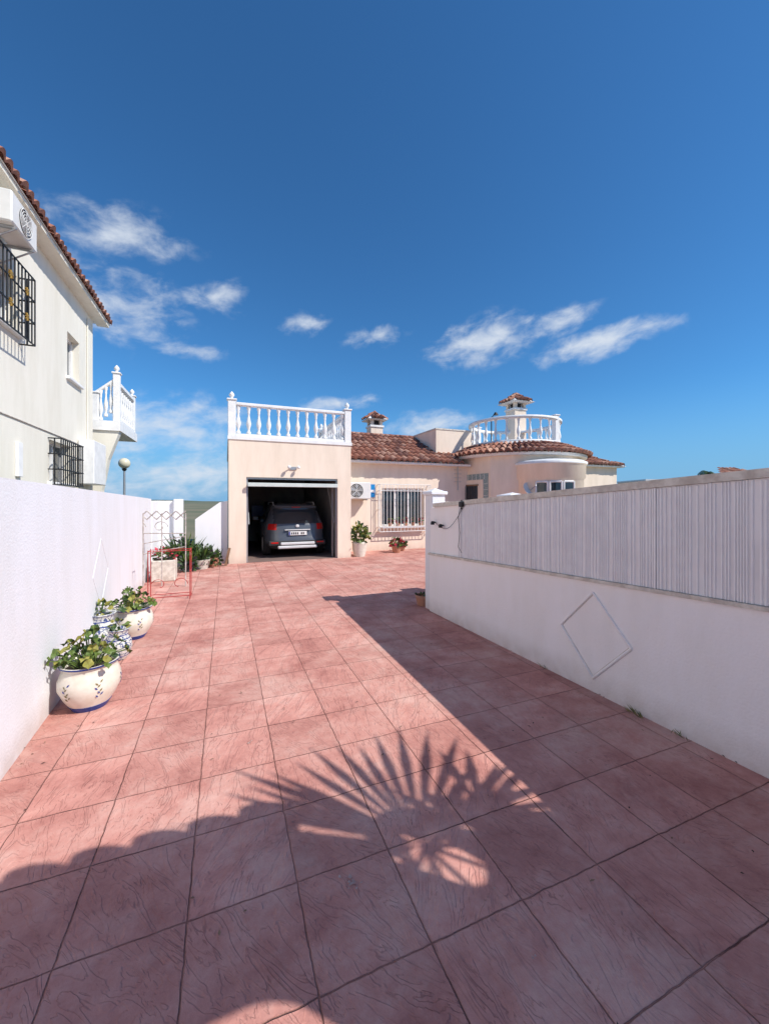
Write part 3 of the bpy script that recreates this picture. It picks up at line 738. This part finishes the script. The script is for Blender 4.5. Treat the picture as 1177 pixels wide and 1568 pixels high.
housepot('potted_shrub',3.62,10.9,.22,.42,M_ceram,.55,260,[M_leafA,M_leafA,M_leafB,M_leafY])
housepot('potted_geranium',4.95,11.25,.15,.22,M_terra,.22,110,[M_leafB,M_leafA,M_flower])
housepot('potted_geranium',5.3,11.6,.10,.16,M_terra,.16,60,[M_leafB,M_flower])
b=B(); v,u=W2(.60,6.05); b.lathe([(.09,0),(.12,.12),(.13,.16),(.11,.16)],(v,u,.002),M_terra,18,cap=False); bush(b,(v,u,.16),.09,.09,.03,16,.05,[M_leafB]); b.make('terracotta_pot')

g=group('red_plant_stand'); b=B(); v,u=W2(-3.52,6.45); w=.30; d=.12
for sx in (-w,w):
    b.path([(v+sx,u-d,0),(v+sx,u-d,.82)],.007,M_red); b.path([(v+sx,u+d,0),(v+sx,u+d,.82)],.007,M_red)
    for z in (.06,.45,.8): b.bar((v+sx,u-d,z),(v+sx,u+d,z),.006,M_red)
for z in (.06,.8):
    for dy in (-d,d): b.bar((v-w,u+dy,z),(v+w,u+dy,z),.006,M_red)
for sgn in (-1,1):
    pr=None
    for k in range(20):
        t=k/19*4.5; rr=.13*(1-k/24); p=(v+sgn*.14+rr*math.cos(t)*sgn,u-d,.25+rr*math.sin(t))
        if pr: b.bar(pr,p,.005,M_red,4)
        pr=p
b.make('frame',g)
g=group('folding_lattice_rack',0); b=B()
x0,x1,y=-4.85,-3.75,7.4
k=6; s=(x1-x0)/k
for i in range(k):
    xa=x0+i*s; b.bar((xa,y,1.26),(xa+s,y,1.42),.012,M_rack,5); b.bar((xa,y+.012,1.42),(xa+s,y+.012,1.26),.012,M_rack,5)
for xx in (x0,x0+.3,x0+.65,x1): b.bar((xx,y,0),(xx,y,1.38),.011,M_rack,5)
b.bar((x0,y,.55),(x1,y,.75),.009,M_rack,5); b.bar((x0,y,1.0),(x1,y,1.0),.010,M_rack,5); b.bar((x0,y,.75),(x1,y,.95),.008,M_rack,5)
for sg in (0,.42):
    pr=None
    for k in range(26):
        t=k/25*6.5; rr=.15*(1-k/34); p=(x0+.2+sg+rr*math.cos(t),y,1.12+rr*math.sin(t)*.8)
        if pr: b.bar(pr,p,.008,M_rack,4)
        pr=p
b.make('bars',g)
g=group('planter_box'); b=B(); b.box(-1.38,-.95,8.9,9.3,0,.42,M_coping,.015); b.box(-1.34,-.99,8.94,9.26,.42,.424,M_soil)
b.make('box',g); b=B(); bush(b,(-1.16,9.1,.52),.22,.2,.14,130,.09,[M_leafB,M_leafA,M_flower]); b.make('plants',g)
b=B()
for (x,y,r,h) in ((-.95,10.4,.25,.8),(-.55,10.3,.3,.55),(-.3,10.5,.22,.4),(-.8,10.0,.2,.35)):
    for i in range(60):
        a=random.uniform(0,6.28); t=Vector((math.cos(a)*random.uniform(.2,1),math.sin(a)*random.uniform(.2,1),random.uniform(.6,1.5)))
        leafquad(b,Vector((x,y,.1)),t,rv(),h*random.uniform(.6,1.1),.03,random.choice([M_leafB,M_leafB,M_leafA]))
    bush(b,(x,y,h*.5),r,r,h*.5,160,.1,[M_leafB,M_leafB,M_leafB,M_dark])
    b.lathe([(r*.5,0),(r*.7,.22)],(x,y,0),random.choice([M_terra,M_dark,M_coping]),14)
b.make('garden_plants')
b=B(); b.box(-.02,.04,10.2,10.28,0,.45,M_wood,M=Matrix.Translation((-.02,.3,0))@Matrix.Rotation(R(12),4,'Y')); b.make('wooden_plank')
b=B()
for (u,n) in ((2.02,26),(1.72,8),(2.9,6)):
    for i in range(n):
        leafquad(b,Vector((rx(u)-.01-random.random()*.03,u+random.uniform(-.06,.06),0)),Vector((random.uniform(-1,.1),random.uniform(-1,1),random.uniform(.3,1.3))),rv(),random.uniform(.03,.09),.003,random.choice([M_leafA,M_leafY]))
b.make('weeds')
b=B()
for i in range(190):
    v=random.uniform(-1.1,2.8); u=random.uniform(.8,8)
    if i%2: v=random.choice([rx(u)-random.random()**2*.3,lx(u)+random.random()**2*.35])
    leafquad(b,Vector((v,u,.004+random.random()*.004)),Vector((random.uniform(-1,1),random.uniform(-1,1),.08)),Vector((0,0,1)),random.uniform(.010,.03),.005,random.choice([M_bark,M_soil,M_wood]))
b.make('dry_leaf_litter')
b=B(); Mst=pmat('old_paint_spots',(.55,.42,.36),(.42,.27,.23),ns=60)
for (x,y,s,k) in ((-.12,1.64,.030,9),(-.20,1.66,.015,3),(.52,1.39,.018,3),(.45,1.62,.01,2),(-.9,2.6,.02,3)):
    for i in range(k):
        v,u=W2(x+random.uniform(-1,1)*s,y+random.uniform(-1,1)*s); rr=s*random.uniform(.12,.35); ph=random.uniform(0,6)
        b.face([(v+rr*(1+.4*math.sin(3*t+ph))*math.cos(t),u+rr*(1+.4*math.cos(2*t+ph))*math.sin(t),.004+.0004*i) for t in [2*math.pi*j/11 for j in range(11)]],Mst)
b.make('paint_spots')

# ---------------------------------------------------------------- gateway behind the viewpoint
g=group('gateway_wall'); b=B()
zt=3.13; zb=2.55; vj=2.02; ve=2.66
b.box(-4.5,ve,-.45,-.25,zb,zt,M_white); b.box(vj,ve,-.45,-.25,-.05,zb-.001,M_white)
fil=[(vj,zb)]+[(vj-.10+.10*math.sin(R(a)),zb-.10+.10*math.cos(R(a))) for a in (0,15,30,45,60,75,90)]
b.prism(fil,-.45,-.25,M_white); b.box(-4.9,-4.5,-.45,-.25,-.05,zt,M_white)
b.box(ve,2.94,-.43,-.27,-.05,1.7,M_white)
b.make('wall',g); b=B()
x=-4.8
while x<ve-.05:
    b.lathe([(.105,-.28),(.115,.25)],(x,-.30,zt),random.choice(TM),14,rot=Matrix.Rotation(R(-90),3,'X')); x+=.235
b.make('tile_coping',g)
g=group('fan_palm'); b=B(); cr=Vector((3.12,-.52,3.10))
b.lathe([(.16,-.05),(.13,.8),(.12,1.8),(.15,2.7),(.05,3.1)],(cr.x+.15,cr.y,0),M_bark,14); b.make('trunk',g)
b=B()
S=Vector((-.73,.69,-1)).normalized()
def fan(base,dirn,nrm,pl,Rr,n,spread,w=.026,web=.22):
    dirn=dirn.normalized(); hub=base+dirn*pl; b.bar(base,hub,.012,M_leafA,5)
    side=dirn.cross(nrm).normalized()
    for i in range(n):
        a=-spread+2*spread*i/(n-1)+random.uniform(-.04,.04); d=(dirn*math.cos(a)+side*math.sin(a)+nrm*random.uniform(-.08,.08)).normalized()
        l=Rr*random.uniform(.74,1.10)
        s=d.cross(nrm).normalized()
        b.mesh([hub,hub+d*l*.35+s*w*.7,hub+d*l*.62+s*w,hub+d*l,hub+d*l*.62-s*w,hub+d*l*.35-s*w*.7],[(0,1,2,3,4,5)],random.choice([M_leafA,M_leafB]))
    k=web*Rr
    b.face([hub]+[hub+dirn*k*math.cos(-spread+2*spread*i/8)+side*k*math.sin(-spread+2*spread*i/8) for i in range(9)],M_leafA)
up=Vector((0,0,1))
e1=Vector((0,.82,.57)); e1=(e1-S*e1.dot(S)).normalized(); e2=S.cross(e1).normalized()
for a,pl,Rr,n,sp_ in ((-20,.02,.88,12,54),(42,.02,.84,5,15),(-80,.34,.50,8,55),(76,.02,.62,5,16),(-110,.25,.45,8,50)):
    d=e1*math.cos(R(a))-e2*math.sin(R(a)); fan(cr,d,S,pl,Rr,n,R(sp_))
for i in range(8):
    a=2*math.pi*i/8; d=Vector((math.cos(a),math.sin(a),random.uniform(-1.2,-.3))); 
    fan(cr,d,up.cross(d).cross(d).normalized(),.2,.38,11,R(75))
b.make('fronds',g)
g=group('garden_hedge'); b=B()
for i in range(14): 
    x=random.uniform(3.2,6.2); y=random.uniform(-1.0,-.6); b.path([(x,y,0),(x+random.uniform(-.2,.2),y,1.2),(x+random.uniform(-.3,.3),y,2.2)],.025,M_bark)
for (x,y,z,r,n) in ((3.45,-.75,1.5,.5,560),(3.35,-.6,2.35,.34,200),(3.75,-.65,2.45,.42,260),(4.2,-.7,2.4,.5,480),(4.7,-.8,2.4,.6,600),(3.9,-.8,1.8,.5,300),(3.3,-.7,2.0,.4,200),(3.6,-.6,2.8,.22,70),(2.95,-.78,2.3,.34,190),(2.9,-.8,2.75,.24,120),(2.85,-.85,1.8,.38,260)):
    bush(b,(x,y,z),r,r*.6,r,n,.17,[M_leafA,M_leafB],hollow=.0,wf=.3)
b.make('foliage',g)

# ---------------------------------------------------------------- distant buildings on the right
b=B(); b.box(22,25.6,33,37,-.05,3.35,M_cream); b.box(21.9,25.7,32.9,37.1,3.35,3.48,M_trim)
b.box(22.6,23.2,32.95,33,2.2,3.0,M_glass); b.make('distant_house',rot=0)
b=B(); b.box(34.6,38.2,40,44,-.05,4.3,M_cream)
flat_roof(b,(34.2,39.6,4.3),(1,0,0),(0,.92,.38),4.4,2.4,1.6,1.6,tw=.4,tl=.6)
b.make('distant_tiled_house',rot=0)
b=B(); c=Vector((33.4,40.5,4.6))
b.lathe([(.2,-4.65),(.16,0)],tuple(c),M_bark,8)
for i in range(26):
    a=random.uniform(0,6.28); el=random.uniform(-.3,.9); pr=c
    for k in range(5):
        q=c+Vector((math.cos(a),math.sin(a),0))*.24*(k+1)*math.cos(el)+Vector((0,0,.26*(k+1)*math.sin(el)-.04*(k+1)**2))
        for sg in (-1,1):
            s=Vector((-math.sin(a),math.cos(a),0))*sg
            for j in range(3):
                p=pr.lerp(q,j/3); b.face([p,p+s*.22+Vector((0,0,-.1)),p+(q-pr)*.3],M_leafB)
        pr=q
b.make('distant_palm_tree',rot=0)

# ---------------------------------------------------------------- sun, sky
sd=Vector((-.936,.366,-1)).normalized()
sun=bpy.data.lights.new('sun','SUN'); sun.energy=5.0; sun.angle=R(.4); sun.color=(1,.955,.89)
so=bpy.data.objects.new('sun',sun); scene.collection.objects.link(so); so.rotation_euler=sd.to_track_quat('-Z','Y').to_euler(); so.location=(5,-5,10)
w=bpy.data.worlds.new('World'); scene.world=w; w.use_nodes=True; nt=w.node_tree; L=nt.links.new
bg=nt.nodes['Background']; out=nt.nodes['World Output']
STR=.125
sky=N(nt,'ShaderNodeTexSky'); sky.sky_type='NISHITA'; sky.sun_disc=False; sky.sun_elevation=R(44.9); sky.sun_rotation=math.atan2(.936,-.366); sky.air_density=1.0; sky.dust_density=.1; sky.ozone_density=2.5
ml=N(nt,'ShaderNodeVectorMath',operation='MULTIPLY'); L(sky.outputs[0],ml.inputs[0]); ml.inputs[1].default_value=(.36,.80,1.12)
bg.inputs['Strength'].default_value=STR
tcn=N(nt,'ShaderNodeTexCoord'); nrm=N(nt,'ShaderNodeVectorMath',operation='NORMALIZE'); L(tcn.outputs['Generated'],nrm.inputs[0])
sp=N(nt,'ShaderNodeSeparateXYZ'); L(nrm.outputs[0],sp.inputs[0])
def MA(op,a,b=None,c=None):
    n=N(nt,'ShaderNodeMath',operation=op)
    for i,x in enumerate((a,b,c)):
        if x is None: continue
        if isinstance(x,(int,float)): n.inputs[i].default_value=x
        else: L(x,n.inputs[i])
    return n.outputs[0]
hz=N(nt,'ShaderNodeMapRange'); hz.interpolation_type='SMOOTHSTEP'; hz.inputs['From Min'].default_value=-.02; hz.inputs['From Max'].default_value=.26; hz.inputs['To Min'].default_value=.95; hz.inputs['To Max'].default_value=0; L(sp.outputs[2],hz.inputs['Value'])
mh=N(nt,'ShaderNodeMixRGB'); L(hz.outputs[0],mh.inputs['Fac']); L(ml.outputs[0],mh.inputs['Color1']); mh.inputs['Color2'].default_value=(.21/STR,.44/STR,.73/STR,1)
L(mh.outputs[0],bg.inputs['Color'])
az=MA('MULTIPLY',MA('ARCTAN2',sp.outputs[0],sp.outputs[1]),57.2958); el=MA('MULTIPLY',MA('ARCSINE',sp.outputs[2]),57.2958)
TI=.10
elt=MA('MULTIPLY_ADD',az,-TI,el)
cp=N(nt,'ShaderNodeCombineXYZ'); L(az,cp.inputs[0]); L(elt,cp.inputs[1])
blobs=[(-34.2,29.5,8,2.8,.90),(-34,22.5,8.5,5,.82),(-23.3,25.6,5,2.3,.74),(-26.8,18.9,5,1.3,.8),(-11.5,23.9,4,1.7,.74),(-1.3,22.9,5,1.5,.8),(14.2,21.6,8,3.2,1.1),(24,22.6,5,1.8,.9),(28.6,19.6,8,1.9,1.15),(-28.7,9.5,12,4.2,.95),(-26,3.5,16,3.6,1.0),(6.3,11,7,2.2,1.0),(-7.5,13.9,7,1.3,.9),(-42,24,6,5,.7)]
tot=None
for a,e,sx,sy,wt in blobs:
    e=e-TI*a
    m1=N(nt,'ShaderNodeVectorMath',operation='MULTIPLY_ADD'); L(cp.outputs[0],m1.inputs[0]); m1.inputs[1].default_value=(1/sx,1/sy,0); m1.inputs[2].default_value=(-a/sx,-e/sy,0)
    m2=N(nt,'ShaderNodeVectorMath',operation='LENGTH'); L(m1.outputs[0],m2.inputs[0])
    g1=MA('MULTIPLY_ADD',m2.outputs['Value'],-wt*.72,wt)
    tot=g1 if tot is None else MA('MAXIMUM',tot,g1)
tot=MA('MAXIMUM',tot,0)
cv=N(nt,'ShaderNodeCombineXYZ'); L(MA('MULTIPLY',az,.17),cv.inputs[0]); L(MA('MULTIPLY',elt,.30),cv.inputs[1])
nz=N(nt,'ShaderNodeTexNoise'); nz.inputs['Scale'].default_value=1.5; nz.inputs['Detail'].default_value=7; nz.inputs['Roughness'].default_value=.58; nz.inputs['Distortion'].default_value=.25; L(cv.outputs[0],nz.inputs['Vector'])
s1=MA('MULTIPLY_ADD',nz.outputs['Fac'],1.5,MA('MULTIPLY',tot,.85))
mr=N(nt,'ShaderNodeMapRange'); mr.interpolation_type='SMOOTHSTEP'; mr.inputs['From Min'].default_value=.92; mr.inputs['From Max'].default_value=1.80; L(s1,mr.inputs['Value'])
fac=MA('MULTIPLY',mr.outputs[0],MA('MINIMUM',MA('MULTIPLY',tot,2.4),.93))
bg2=N(nt,'ShaderNodeBackground'); bg2.inputs['Color'].default_value=(.78,.85,.95,1); bg2.inputs['Strength'].default_value=.92
mx=N(nt,'ShaderNodeMixShader'); L(fac,mx.inputs[0]); L(bg.outputs[0],mx.inputs[1]); L(bg2.outputs[0],mx.inputs[2]); L(mx.outputs[0],out.inputs[0])

# ---------------------------------------------------------------- camera
cam=bpy.data.cameras.new('camera'); co=bpy.data.objects.new('camera',cam); scene.collection.objects.link(co)
co.location=(0,0,1.6); co.rotation_euler=(R(90),0,0)
cam.sensor_fit='VERTICAL'; cam.sensor_height=36; cam.lens=36*600/1568; cam.shift_y=-16/1568
cam.clip_start=.05; cam.clip_end=10000
scene.camera=co
